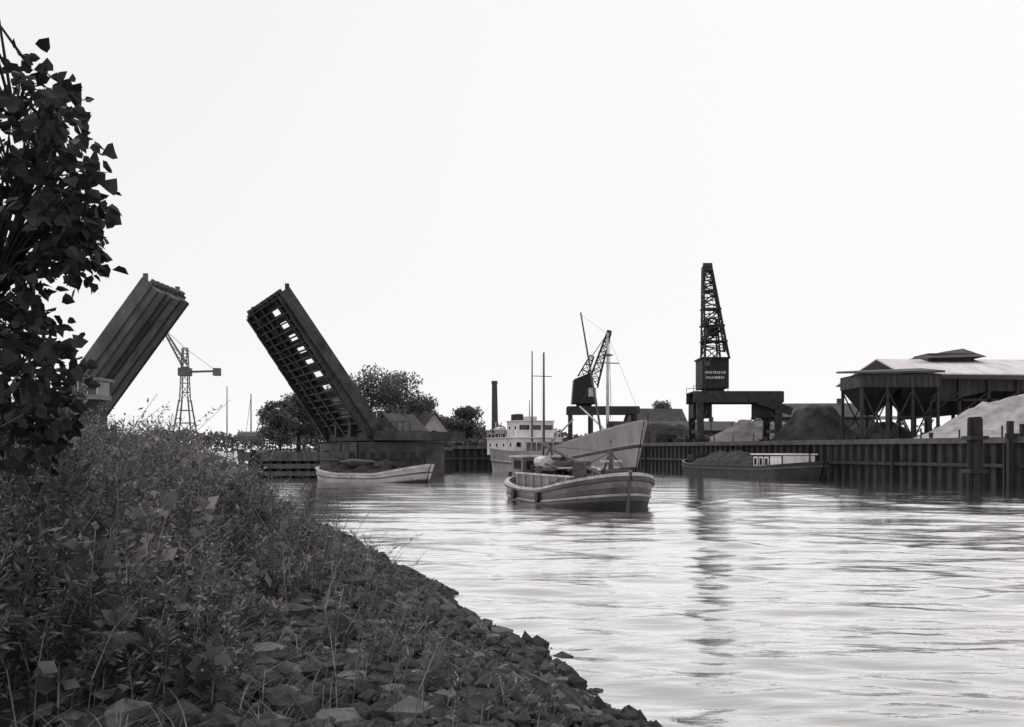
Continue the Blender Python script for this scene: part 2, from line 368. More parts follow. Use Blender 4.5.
# ---------------- bascule bridge ----------------
br=empty('bascule_bridge',(0,0,0))
def leafb(name,P,a,l,w,L,m,ng,dark):
    b=B(); P=Vector(P);a=Vector(a).normalized();l=Vector(l).normalized(); n=a.cross(l)
    if n.z<0:n=-n
    def q(i,j,k): return P+a*i+l*j+n*k
    nl=10; pw=w/nl
    for i in range(nl):
        if dark and i in(3,8):
            x=(i+.5)*pw if i==8 else 4*pw; wd=pw if i==8 else 2*pw
            b.beam(q(x,-1,0.1),q(x,2.2,0.1),wd,0.16,m,up=n); k=2.9
            while k<L-1.0:
                b.beam(q(x,k,0.1),q(x,k+0.85,0.1),wd,0.16,m,up=n); k+=1.5
            b.beam(q(x,L-.8,0.1),q(x,L,0.1),wd,0.16,m,up=n)
        elif dark and i==4: continue
        else: b.beam(q((i+.5)*pw,-1,0.12),q((i+.5)*pw,L,0.12),pw-0.02,0.22,m,up=n)
    if dark:
        for x,dm in((0.25,1.0),(w*0.17,0.45),(w*0.56,0.5),(w*0.8,0.6),(w-0.25,0.9)):
            for k in range(8):
                j0=-1+(L+0.6)*k/8; j1=-1+(L+0.6)*(k+1)/8; dp=dm*(1-0.4*(k/7))
                b.beam(q(x,j0,-dp/2),q(x,j1,-dp/2),0.1,dp,m,up=n); b.beam(q(x,j0,-dp),q(x,j1,-dp),0.4,0.1,m,up=n)
        for k in range(20):
            j=0.3+(L-0.6)*k/19; b.beam(q(0.1,j,-0.22),q(w-0.1,j,-0.22),0.12,0.4,m,up=n)
        for i in (0,1,2,6,7,8,9,10):
            b.beam(q(w*i/nl,0,-0.13),q(w*i/nl,L-.1,-0.13),0.1,0.26,m,up=n)
        for k in range(4):
            j=L*k/4+.2
            b.beam(q(w*.56,j,-0.48),q(w*.8,j+L/4-.3,-0.48),0.12,0.1,m,up=n)
    else:
        for f0,f1,dp in((0.02,0.26,1.0),(0.36,0.62,1.25),(0.74,0.98,0.9)):
            b.beam(q(w*(f0+f1)/2,-1,-dp/2),q(w*(f0+f1)/2,L-.25,-dp/2),w*(f1-f0),dp,m,up=n)
            b.beam(q(w*f0,-1,-dp-.04),q(w*f0,L-.3,-dp-.04),0.22,0.1,'dark_steel',up=n); b.beam(q(w*f1,-1,-dp-.04),q(w*f1,L-.3,-dp-.04),0.22,0.1,'dark_steel',up=n)
        for k in range(9):
            j=0.5+(L-1.2)*k/8; b.beam(q(0.1,j,-0.25),q(w-0.1,j,-0.25),0.14,0.4,m,up=n)
            b.beam(q(w*.36,j,-1.27),q(w*.62,j,-1.27),0.12,0.06,m,up=n)
    for x in(-0.05,w+0.05):
        b.beam(q(x,-0.8,0.25),q(x,L,0.25),0.18,1.1 if x<1 or not dark else 0.6,m,up=n)
        for k in range(10): b.beam(q(x-.05,0.2+k*(L-.6)/9,-0.3),q(x-.05,0.2+k*(L-.6)/9,0.8),0.12,0.3,m,up=l)
    for i in range(7): b.beam(q(w*(i+.5)/7,L,0.0),q(w*(i+.5)/7,L+0.3,0.0),w/14,0.35,m,up=n)
    b.box(q(0.2,L+.1,0.7),(0.35,0.35,0.6),m); b.box(q(w-.2,L+.1,0.7),(0.35,0.35,0.6),m)
    b.obj(name,parent=br)
A=Vector((-0.423,0.906,0)); c=0.575; s_=0.818
leafb('right_leaf',(-13.5,98.9,4.6),A,(-0.906*c,-0.423*c,s_),17.5,16.0,'bridge_steel_dark',4,True)
A2=Vector((0.06,1,0)).normalized()
leafb('left_leaf',(-42.0,89.2,4.2),A2,(0.998*0.60,-0.06*0.6,0.80),7.6,16.6,'bridge_steel_grey',3,False)
b=B()
rz=math.atan2(0.423,0.906)
b.box((-14.5,108.5,0.9),(8,19,5.0),'concrete_dark',rz)
b.box((-13.2,108.8,4.0),(9.5,20,0.9),'bridge_steel_dark',rz)
for k in range(4):
    o=Vector((-13.6,99.0,0))+A*(k*5.6+0.3); b.box((o.x,o.y,4.9),(1.8,0.8,1.8),'dark_steel',rz)
for k in range(10):
    o=Vector((-10.2,99.6,0))+A*(k*2.0); b.beam((o.x,o.y,4.4),(o.x,o.y,5.5),0.08,0.08,'dark_steel')
o=Vector((-10.2,99.6,5.5)); b.beam(o,o+A*18,0.08,0.08,'dark_steel')
for k in range(5):
    b.box((-17.0+k*1.6,99.0+k*0.55,1.2),(0.25,0.5,4.4),'dark_steel',rz)
b.obj('right_pier',parent=br)
b=B(); b.box((-45.0,93,1),(8,11,5),'concrete_dark'); b.box((-45,93,3.9),(9,12,0.6),'bridge_steel_dark'); b.obj('left_pier',parent=br)
b=B()
cx,cd=-37.2,88.0
b.box((cx,cd,5.2),(2.2,2.4,4.4),'bridge_steel_dark'); b.box((cx,cd,8.0),(2.5,2.6,1.2),'glass')
for dx in(-1.25,-0.42,0.42,1.25): b.box((cx+dx,cd-1.32,8.0),(0.12,0.1,1.2),'off_white')
b.box((cx,cd,8.75),(3.2,3.2,0.25),'concrete'); b.box((cx,cd,7.2),(2.8,2.9,0.4),'concrete'); b.obj('control_cabin',parent=br)
b=B()
for k in range(12):
    x=-25.0+k*0.85; y=92.5+0.12*k
    b.beam((x,y,-1),(x,y,2.3+0.25*(k%3==0)),0.5,0.42,'wood_dark')
for z in(0.4,1.1,1.8,2.2): b.beam((-25.3,92.2,z),(-15.3,93.6,z),0.25,0.42,'wood')
b.box((-20.2,95.5,1.9),(10,5,0.25),'wood_dark',0.13); b.box((-19.8,96.5,0.6),(9.5,3,2.8),'concrete_dark',0.13)
b.beam((-25.2,94.0,3.2),(-15.5,95.2,3.2),0.08,0.08,'dark_steel')
for k in range(8): b.beam((-25.0+k*1.35,94+0.17*k,2),(-25.0+k*1.35,94+0.17*k,3.2),0.08,0.08,'dark_steel')
for k in range(9): b.beam((-16+k*0.9,94+0.6*k,-1),(-16+k*0.9,94+0.6*k,2.4),0.5,0.4,'wood_dark')
b.beam((-16,94,1.6),(-8.8,98.8,1.6),0.25,0.5,'wood_dark')
b.obj('timber_fender',parent=br)
b=B()
for dx,dy,h in((0,0,2.6),(0.5,0.4,2.3),(-0.45,0.5,2.4)): b.cyl((X(254,60)+dx,60+dy,-1.5),(X(254,60)+dx*.4,60+dy*.4,h),0.17,0.15,'wood_dark')
b.beam((X(254,60)-.5,60,1.6),(X(254,60)+.5,60.3,1.6),0.15,0.2,'wood_dark')
b.obj('mooring_dolphin')
def house(name,x,y,z,w,dp,h,rh,rz,wall,roof):
    e=empty(name,(x,y,z),rz); b=B(); b.box((0,0,h/2),(w,dp,h),wall)
    b.add([(-w/2,-dp/2,h),(-w/2,dp/2,h),(-w/2,0,h+rh),(w/2,-dp/2,h),(w/2,dp/2,h),(w/2,0,h+rh)],[(0,2,1),(3,4,5)],wall); b.obj('walls',parent=e)
    b=B(); o=0.35; sl=rh/(dp/2)
    for s in(-1,1):
        b.add([(-w/2-o,s*(dp/2+o),h-o*sl+0.05),(w/2+o,s*(dp/2+o),h-o*sl+0.05),(w/2+o,0,h+rh+.05),(-w/2-o,0,h+rh+.05),(-w/2-o,s*(dp/2+o),h-o*sl+0.2),(w/2+o,s*(dp/2+o),h-o*sl+0.2),(w/2+o,0,h+rh+.2),(-w/2-o,0,h+rh+.2)],[(0,1,2,3),(4,5,6,7),(0,1,5,4),(0,3,7,4),(1,2,6,5)],roof)
    b.box((w*0.25,0.2,h+rh+0.3),(0.6,0.6,1.2),'brick'); b.obj('roof',parent=e)
    b=B(); k=-w/2+1.2
    while k<w/2-0.8:
        for s in(-1,1):
            b.box((k,s*(dp/2+0.02),h*0.55),(0.9,0.06,1.2),'glass'); b.box((k,s*(dp/2+0.04),h*0.55-0.65),(1.1,0.12,0.1),'off_white')
        k+=2.2
    b.box((-w/2-0.02,0,h*.9),(0.06,1.0,1.2),'glass'); b.box((w/2+0.02,0,h*.9),(0.06,1.0,1.2),'glass')
    b.obj('windows',parent=e)
house('brick_house',X(398,132),132,3.0,5,5,2.2,2.0,0.9,'brick','roof_dark')
house('gabled_house',X(424,165),165,3.0,6,6,2.4,3.2,-0.9,'plaster','roof_dark')
house('brick_house',X(655,205),205,3.2,11,8,4.2,3.5,0.2,'brick','roof_dark')
house('brick_warehouse',X(812,150),150,3.2,16,9,4.2,2.0,-0.1,'brick','roof_dark')
house('brick_warehouse',X(690,160),160,3.2,14,8,2.4,1.4,0.1,'brick','roof_dark')
b=B(); b.cyl((X(495,210),210,3),(X(494.5,210),210,Z(382,210)),0.75,0.55,'brick',14); b.cyl((X(494.5,210),210,Z(384,210)),(X(494.5,210),210,Z(381,210)),0.65,0.65,'brick',14); b.obj('factory_chimney')
b=B(); b.cyl((X(227,180),180,2),(X(227,180),180,Z(386,180)),0.14,0.08,'hazed_steel'); b.obj('flag_pole')
b=B(); d=190; b.cyl((X(251,d),d,2),(X(251,d),d,Z(394,d)),0.16,0.1,'hazed_steel'); b.cyl((X(252,d),d,4),(X(268,d),d,Z(400,d)),0.1,0.08,'hazed_steel'); b.cyl((X(251,d),d,Z(396,d)),(X(244,d),d,3),0.04,0.04,'hazed_steel'); b.cyl((X(238,d),d,Z(436,d)),(X(262,d),d,Z(436,d)),0.8,0.9,'hazed_steel')
b.obj('derrick_mast')

# ---------------- distant jib crane ----------------
b=B(); d=200; cx=X(185,d)
for i in(-1,1):
    for j in(-1,1): b.beam((cx+i*2.3,d+j*2.3,2),(cx+i*.9,d+j*.9,Z(400,d)),0.25,0.25,'hazed_steel')
for z,k in((5,2.0),(8,1.5),(10.5,1.2)):
    for j in(-1,1): b.beam((cx-k,d+j*k,z),(cx+k,d+j*k,z),0.16,0.16,'hazed_steel')
for j in(-1,1):
    b.beam((cx-2.1,d+j*2.1,3),(cx+1.5,d+j*1.5,8),.14,.14,'hazed_steel'); b.beam((cx+2.1,d+j*2.1,3),(cx-1.5,d+j*1.5,8),.14,.14,'hazed_steel')
b.lattice((cx,d,Z(402,d)),(cx,d,Z(348,d)),1.7,0.9,7,'hazed_steel',0.16)
b.box((cx,d,Z(372,d)),(2.2,2.2,1.6),'hazed_steel')
b.beam((cx,d,Z(372,d)),(X(219,d),d,Z(371,d)),0.35,0.4,'hazed_steel'); b.box((X(217,d),d,Z(372,d)),(1.3,1.4,1.5),'hazed_steel')
b.lattice((cx,d,Z(366,d)),(X(169,d),d-4,Z(329,d)),1.0,0.35,9,'hazed_steel',0.12,side=(0,1,0))
b.beam((cx,d,Z(348,d)),(X(169,d),d-4,Z(329,d)),0.07,0.07,'hazed_steel'); b.beam((X(169,d),d-4,Z(329,d)),(X(171,d),d-4,Z(345,d)),0.05,0.05,'hazed_steel')
b.beam((cx,d,Z(348,d)),(X(215,d),d,Z(370,d)),0.07,0.07,'hazed_steel')
b.obj('dockside_crane')

# ---------------- portal crane (big) ----------------
d=119; cr=empty('portal_crane'); b=B()
x0,x1=X(690,d),X(778,d); zt=Z(398,d)
for x in(x0+0.7,x1-0.7):
    for dy in(-3,3):
        b.beam((x,d+dy,HT+0.3),(x,d+dy*0.8,zt-0.3),0.75,0.6,'dark_steel'); b.box((x,d+dy,HT+0.35),(1.6,0.8,0.7),'steel_black')
        b.beam((x+(0.9 if x<25 else -0.9),d+dy*.8,zt-1.7),(x,d+dy,HT+2.6),0.22,0.22,'dark_steel')
    b.beam((x,d-3,HT+2),(x,d+3,zt-1),0.2,0.2,'dark_steel'); b.beam((x,d+3,HT+2),(x,d-3,zt-1),0.2,0.2,'dark_steel')
    b.beam((x,d-3,HT+1.6),(x,d+3,HT+1.6),0.3,0.4,'dark_steel')
for dy in(-2.4,2.4):
    b.beam((x0,d+dy,zt),(x1,d+dy,zt),0.5,1.3,'dark_steel')
    b.beam((x0,d+dy,zt+1.3),(x0+4,d+dy,zt+1.3),0.06,0.06,'dark_steel')
    for k in range(4): b.beam((x0+4*k/3,d+dy,zt+.5),(x0+4*k/3,d+dy,zt+1.3),0.06,0.06,'dark_steel')
b.box(((x0+x1)/2,d,zt+0.62),(x1-x0-0.1,4.6,0.16),'dark_steel')
b.box((x0+1.2,d,zt-1.6),(2.2,3.2,1.6),'steel_black')
b.box((x1-1.6,d-1,zt-1.5),(3.0,2.6,1.7),'steel_black')
b.beam((x1-3,d-2.6,zt-0.4),(x1+0.9,d-2.6,zt-1.7),0.4,0.9,'dark_steel')
b.obj('portal',parent=cr)
b=B(); cx=X(713,d); zc=Z(389,d)
b.cyl((cx,d,zt+.6),(cx,d,zc),1.4,1.3,'steel_black',16)
b.box((cx,d+0.6,(zc+Z(360,d))/2),(3.1,4.4,Z(360,d)-zc),'steel_black'); b.box((cx,d+.6,Z(359,d)),(3.4,4.7,0.18),'dark_steel')
b.box((cx-1.0,d-1.63,zc+2.9),(0.7,0.05,0.5),'glass')
for row,(zz,w) in enumerate(((1.85,2.4),(1.25,2.2))):
    k=-w/2
    while k<w/2:
        ww=rng.uniform(0.1,0.2); b.box((cx+k,d-1.63,zc+zz),(ww,0.04,0.28),'off_white'); k+=ww+0.09
b.obj('machine_house',parent=cr)
b=B(); dj=d-5; xj=X(707,dj); zj=Z(269,dj)
b.lattice((cx,d-1.2,Z(358,d)),(xj,dj,zj),2.8,0.95,11,'dark_steel',0.2,t2=0.12)
b.lattice((cx,d+1.5,Z(358,d)),(cx,d+0.5,Z(318,d)),2.0,1.0,4,'dark_steel',0.17,t2=0.1)
b.box((xj,dj,zj),(1.1,1.1,0.5),'dark_steel'); b.cyl((xj-.5,dj-.3,zj+.3),(xj+.5,dj-.3,zj+.3),0.35,0.35,'dark_steel',12)
for dx in(-.3,.3):
    b.beam((cx+dx,d+.5,Z(318,d)),(xj+dx,dj,zj-.4),0.06,0.06,'dark_steel')
    b.beam((xj+dx,dj-.2,zj),(xj+dx,dj-.3,HT+5),0.04,0.04,'dark_steel')
for k,w in((0.18,3.0),(0.36,2.7),(0.55,2.2),(0.75,1.6)):
    p=Vector((cx,d-1.2,Z(358,d))).lerp(Vector((xj,dj,zj)),k); b.box(p,(w,1.6,0.2),'dark_steel')
p=Vector((cx,d-1.2,Z(358,d))).lerp(Vector((xj,dj,zj)),0.3); b.box(p,(1.2,1.0,1.1),'steel_black')
b.obj('jib',parent=cr)

# ---------------- smaller luffing crane behind ship ----------------
d=153; cr=empty('portal_crane'); b=B(); x0,x1=X(567,d),X(638,d); zt=Z(411,d)
for dy in(-2,2):
    b.beam((x0,d+dy,zt),(x1,d+dy,zt),0.5,1.1,'dark_steel')
    for x in(x0+.5,x0+3.6,x1-.6): b.beam((x,d+dy,3),(x,d+dy,zt),0.45,0.45,'dark_steel')
b.box(((x0+x1)/2,d,zt+.6),(x1-x0,4,0.12),'dark_steel'); b.obj('portal',parent=cr)
b=B(); cx=X(584,d)
b.cyl((cx,d,zt+.5),(cx,d,Z(404,d)),1.2,1.2,'steel_black',14)
b.add([(cx-1.9,d-2,Z(404,d)),(cx+1.9,d-2,Z(404,d)),(cx+1.9,d+2,Z(404,d)),(cx-1.9,d+2,Z(404,d)),(cx-1.6,d-2,Z(380,d)),(cx+1.0,d-2,Z(373,d)),(cx+1.0,d+2,Z(373,d)),(cx-1.6,d+2,Z(380,d))],[(0,1,5,4),(1,2,6,5),(2,3,7,6),(3,0,4,7),(4,5,6,7)],'steel_black')
b.box((cx+1.1,d-2.05,Z(393,d)),(1.2,0.08,1.3),'off_white')
b.lattice((cx+1.2,d-1.5,Z(386,d)),(X(607,d),d-4,Z(334,d)),1.5,0.5,10,'dark_steel',0.17,side=(0,1,0))
b.lattice((cx-.3,d,Z(378,d)),(X(592,d),d,Z(356,d)),1.4,0.6,4,'dark_steel',0.16,side=(0,1,0))
b.beam((X(592,d),d,Z(356,d)),(X(607,d),d-4,Z(334,d)),0.08,0.08,'dark_steel'); b.beam((X(607,d),d-4,Z(334,d)),(X(608,d),d-4,Z(420,d)),0.06,0.06,'dark_steel')
b.obj('slewing_house_and_jib',parent=cr)

# ---------------- vessels ----------------
def hull(b,L,Bm,sheer,rows,rake=0.8,tb=0.72,ts=0.2,kmid=0.06,kend=0.55,draft=0.7,bul=0.45,deckm='deck',pb=2.0,sp=0.5,ns=40,cap='hull_light',bp=0.7):
    T=[0.5-0.5*math.cos(math.pi*i/ns) for i in range(ns+1)]
    def hb(t):
        if t>tb: u=(t-tb)/(1-tb); return Bm/2*max(0,(1-u**pb))**bp
        if t<ts: u=(ts-t)/ts; return Bm/2*max(0,(1-u**2.4))**sp
        return Bm/2
    def P(t,f,off,sd):
        e=max(0,(t-tb)/(1-tb),(ts-t)/ts*0.8); k=kmid+(kend-kmid)*e*e
        y=hb(t)*(1-(1-f)**1.5*k)+off*(0.3 if hb(t)<.01 else 1)
        if hb(t)<0.01: y=0.05
        x=(t-.5)*L+ (rake*(f-0.35)*max(0,(t-tb)/(1-tb))**1.5 - 0.5*rake*(f-.35)*max(0,(ts-t)/ts)**1.5)
        if hb(t)<0.01: x+= off if t>.5 else -off
        return (x,sd*y,-draft+f*(sheer(t)+draft))
    for sd in(-1,1):
        for r in range(len(rows)-1):
            f0,o0,_=rows[r]; f1,o1,mm=rows[r+1]
            vs=[P(t,f0,o0,sd) for t in T]+[P(t,f1,o1,sd) for t in T]; n=ns+1
            b.add(vs,[(i,i+1,n+i+1,n+i) for i in range(ns)],mm)
        top=[P(t,1,rows[-1][1],sd) for t in T]; inn=[]; low=[]
        for t in T:
            x,y,z=P(t,1,0,sd); ya=max(0,abs(y)-0.16); inn.append((x*(1-0.3/L),sd*ya,z)); low.append((x*(1-0.4/L),sd*ya,z-bul))
        n=ns+1
        b.add(top+inn,[(i,i+1,n+i+1,n+i) for i in range(ns)],cap)
        b.add(inn+low,[(i,i+1,n+i+1,n+i) for i in range(ns)],rows[-1][2])
        b.add(low+[(x,0,z+0.05) for x,_,z in low],[(i,i+1,n+i+1,n+i) for i in range(ns)],deckm)
    return hb
def mound(b,x0,x1,w,z0,h,m,nx=26,ny=10,amp=0.25,sd=0):
    vs=[];fs=[]
    for i in range(nx+1):
        for j in range(ny+1):
            u=i/nx;v=j/ny; e=min(1,4*u,4*(1-u))**.6*(math.sin(math.pi*v))**.6
            x=x0+(x1-x0)*u;y=-w/2+w*v
            vs.append((x,y,z0+h*e*(1+amp*noise.noise((x*1.1+sd,y*1.3,sd)))))
    for i in range(nx):
        for j in range(ny): q=i*(ny+1)+j; fs.append((q,q+ny+1,q+ny+2,q+1))
    b.add(vs,fs,m)
def head(p,q):
    return ((p[0]+q[0])/2,(p[1]+q[1])/2,0), math.atan2(q[1]-p[1],q[0]-p[0]), math.hypot(q[0]-p[0],q[1]-p[1])

# coaster
loc,rz,L=head((X(508,126),126),(X(636,97),97))
e=empty('coaster_ship',loc,rz); b=B()
def sh(t): return 2.5+0.6*max(0,(0.35-t)/0.35)**1.5+(3.0*max(0,(t-0.55)/0.45)**1.3)
hull(b,L,7.6,sh,[(0,0,'hull_dark'),(0.22,0,'hull_dark'),(0.36,0,'hull_dark'),(0.37,0.0,'hull_grey'),(0.62,0,'hull_grey'),(0.64,0.06,'hull_mid'),(0.67,0.06,'hull_mid'),(0.69,0,'hull_grey'),(0.97,0,'hull_grey'),(1,0.05,'hull_light')],rake=2.4,tb=0.64,ts=0.16,kend=0.8,draft=1.6,bul=0.9,cap='off_white',pb=1.9)
for sd in(-1,1):
    b.cyl((L*0.43,sd*1.3,4.3),(L*0.437,sd*1.75,4.2),0.25,0.25,'hull_dark'); b.box((L*0.437,sd*1.7,3.8),(0.5,0.25,1.0),'hull_dark')
b.obj('hull',parent=e,smooth=False)
b=B()
def deckhouse(x,w,l,z,h,m='white_paint',ww=0.5,over=0.3):
    b.box((x,0,z+h/2),(l,w,h),m); b.box((x,0,z+h+0.05),(l+over,w+over,0.1),m)
    n=max(3,int(w/1.2))
    for k in range(n): b.box((x+l/2+.01,-w/2+w*(k+.5)/n,z+h*.62),(0.06,w/n*ww,0.55),'glass')
    n=int(l/1.7)
    for k in range(n):
        for sd in(-1,1): b.cyl((x-l/2+l*(k+.5)/n,sd*(w/2-.02),z+h*.6),(x-l/2+l*(k+.5)/n,sd*(w/2+.04),z+h*.6),0.2,0.2,'glass',10)
sx=-L*0.33
deckhouse(sx-0.5,6.2,8.4,2.0,2.0); deckhouse(sx+1.4,4.6,3.4,4.1,1.9,ww=0.8)
b.box((sx+1.4,0,6.35),(1.2,1.2,0.5),'off_white'); b.cyl((sx+1.2,0,6),(sx+1.2,0,8.6),0.07,0.04,'hull_mid')
b.cyl((sx-2.2,0,4.1),(sx-2.5,0,6.9),0.8,0.7,'hull_mid',14); b.cyl((sx-2.43,0,6.2),(sx-2.51,0,6.95),0.8,0.76,'hull_dark',14)
for sd in(-1,1):
    for z in(4.6,5.05): b.beam((sx-4.6,sd*3.05,z),(sx+3.6,sd*3.05,z),0.05,0.05,'off_white')
    for k in range(8): b.beam((sx-4.6+k*1.15,sd*3.05,4.1),(sx-4.6+k*1.15,sd*3.05,5.05),0.05,0.05,'off_white')
    b.cyl((sx-3.4,sd*2.6,5.15),(sx-2.4,sd*2.6,5.0),0.15,0.42,'off_white',10); b.cyl((sx-2.4,sd*2.6,5.0),(sx-1.2,sd*2.6,5.0),0.42,0.42,'off_white',10); b.cyl((sx-1.2,sd*2.6,5.0),(sx-0.3,sd*2.6,5.15),0.42,0.12,'off_white',10)
    for k in(-2.6,-0.9): b.beam((sx+k,sd*2.9,4.1),(sx+k,sd*2.8,6.0),0.09,0.09,'off_white')
b.obj('superstructure',parent=e)
b=B()
for x,y,z,r in((sx+4.8,0.2,14.0,0.17),(sx+3.7,-0.8,14.2,0.12)): b.cyl((x,y,2),(x,y,z),r,r*.6,'hull_mid')
b.beam((sx+4.8,-1.2,11.2),(sx+4.8,1.2,11.2),0.08,0.08,'hull_mid')
b.cyl((sx+5.1,0.6,3.2),(sx+11.0,0.9,6.0),0.13,0.08,'off_white')
xm=L*0.32
b.cyl((xm,0,3),(xm,0,14.6),0.2,0.11,'off_white'); b.beam((xm,-1.3,11.5),(xm,1.3,11.5),0.1,0.1,'hull_mid'); b.box((xm,0,12.3),(0.6,0.9,0.15),'hull_mid')
b.cyl((xm-0.4,-0.5,4.2),(xm-2.7,-1.7,16.9),0.13,0.08,'hull_mid'); b.cyl((xm-0.4,0.5,4.2),(xm-8.5,1.2,7.4),0.12,0.08,'off_white')
for p,q in (((xm,0,14.4),(L*0.5+1,0,5.6)),((xm,0,14.4),(xm-2.7,-1.7,16.7)),((xm,0,14.4),(xm-5,3.6,3)),((sx+4.8,0,13.8),(sx-2,3,5)),((xm,0,13),(xm-8.5,1.2,7.4))):
    b.beam(p,q,0.02,0.02,'hull_mid')
b.box((0.5,0,2.75),(11,4.6,1.3),'deck'); b.box((0.5,0,3.45),(11.3,4.9,0.15),'tarpaulin')
b.box((L*.38,0,4.8),(2.0,1.2,0.8),'hull_mid'); b.cyl((L*.38,-.9,5.1),(L*.38,.9,5.1),0.4,0.4,'dark_steel',12)
for k in range(7):
    for sd in(-1,1): b.beam((-3.5+k*1.4,sd*3.65,2.4),(-3.5+k*1.4,sd*3.65,3.5),0.05,0.05,'off_white')
b.obj('masts_and_deck_gear',parent=e)

# front cargo barge
loc,rz,L=head((X(534,56.0),56.0),(X(627,43.2),43.2))
e=empty('motor_barge',loc,rz); b=B()
def sh2(t): return 0.75+0.9*max(0,(t-0.5)/0.5)**1.7+0.5*max(0,(0.35-t)/0.35)**1.6
R=[(0,0,'hull_dark'),(0.40,0,'hull_dark'),(0.50,0,'hull_dark'),(0.58,0,'hull_mid'),(0.59,0.06,'hull_light'),(0.625,0.06,'hull_light'),(0.635,0,'hull_dark'),(0.74,0,'hull_mid'),(0.85,0,'hull_worn'),(0.86,0.1,'hull_dark'),(0.94,0.1,'hull_mid'),(0.95,0.02,'off_white'),(1,0.02,'off_white')]
hull(b,L,4.6,sh2,R,rake=0.6,tb=0.70,ts=0.24,kend=0.55,draft=0.8,bul=0.4,pb=2.3,bp=0.55,cap='hull_light')
b.beam((L/2-0.05,0,-0.3),(L/2+0.36,0,1.7),0.12,0.14,'hull_mid')
b.box((-L/2-0.35,0,0.4),(0.7,0.1,1.5),'hull_dark'); b.beam((-L/2-.5,0,1.25),(-L/2+1.3,0.2,1.7),0.08,0.1,'wood')
b.obj('hull',parent=e)
b=B()
for sd in(-1,1):
    b.box((-0.3,sd*1.6,0.95),(8.6,0.12,0.8),'hull_worn'); b.box((-0.3,sd*1.6,1.38),(8.7,0.2,0.08),'off_white')
    for k in range(7): b.box((-4.2+k*1.3,sd*1.7,0.95),(0.08,0.1,0.75),'hull_light')
for x in(-4.6,4.0): b.box((x,0,0.95),(0.12,3.1,0.8),'hull_mid')
mound(b,-4.4,0.2,2.9,0.85,0.85,'cargo_dark',amp=1.5,sd=3); mound(b,0.0,3.9,2.9,0.7,0.65,'tarpaulin',amp=1.3,sd=9)
for k in range(5): b.box((-1.2+k*.62,0.25*(-1)**k,1.62+0.03*k),(0.5,3.1,0.07),'wood' if k%2 else 'off_white',0.08*(k-2))
for k in range(9): b.box((rng.uniform(-4,3.4),rng.uniform(-1,1),1.6),(rng.uniform(.4,1.0),rng.uniform(.4,.9),rng.uniform(.4,.9)),['off_white','wood','hull_mid','cargo_dark'][k%4],rng.uniform(0,1.5))
b.obj('hold_and_cargo',parent=e)
b=B()
b.box((-5.7,0,1.35),(2.0,2.5,1.7),'hull_worn'); b.box((-5.7,0,2.25),(2.3,2.8,0.1),'off_white')
for y in(-.8,0,.8): b.box((-4.68,y,1.8),(0.05,0.5,0.45),'glass')
for sd in(-1,1): b.box((-5.7,sd*1.26,1.8),(1.2,0.05,0.45),'glass')
b.box((-7.0,0,1.2),(0.7,1.6,0.7),'hull_dark'); b.cyl((-6.8,0.6,1.4),(-6.8,0.6,2.8),0.07,0.06,'dark_steel')
b.cyl((5.0,0,1.2),(-6.6,0.4,3.0),0.11,0.08,'wood'); b.cyl((4.9,0.5,1.3),(-4.4,0.9,2.3),0.08,0.06,'off_white'); b.cyl((4.9,-0.4,1.2),(-2.0,-0.9,1.9),0.06,0.05,'wood')
for y in(-.5,.5): b.beam((-4.6,y,1.2),(-4.6,0.3,2.8),0.09,0.09,'wood'); b.beam((4.5,y,0.9),(4.5,0,2.3),0.09,0.09,'wood')
b.cyl((4.8,0,1.0),(4.8,0,2.6),0.13,0.11,'hull_mid'); b.beam((4.8,-.5,2.1),(4.8,.5,2.1),0.1,0.1,'off_white')
b.cyl((5.7,-.6,1.5),(5.7,.6,1.5),0.24,0.24,'dark_steel',12); b.box((5.7,0,1.3),(0.8,1.4,0.35),'hull_mid')
for sd in(-1,1):
    for x in(-2.5,1.5): b.cyl((x,sd*2.34,0.35),(x,sd*2.5,0.35),0.25,0.25,'steel_black',12)
    b.cyl((6.1,sd*.9,1.3),(6.1,sd*.9,1.75),0.08,0.1,'dark_steel'); b.cyl((-6.3,sd*1.5,1.0),(-6.3,sd*1.5,1.4),0.08,0.1,'dark_steel')
b.cyl((-3.9,-.8,2.1),(-3.1,-.8,1.95),0.08,0.34,'off_white',10); b.cyl((-3.1,-.8,1.95),(-1.9,-.8,1.95),0.34,0.32,'off_white',10)
for p,q in (((4.8,0,2.5),(6.9,0,1.6)),((4.8,0,2.5),(2.5,2.1,1.0)),((4.8,0,2.5),(2.5,-2.1,1.0)),((4.8,0,2.5),(-4.6,.3,2.8))): b.beam(p,q,0.025,0.025,'dark_steel')
b.obj('deckhouse_and_gear',parent=e)

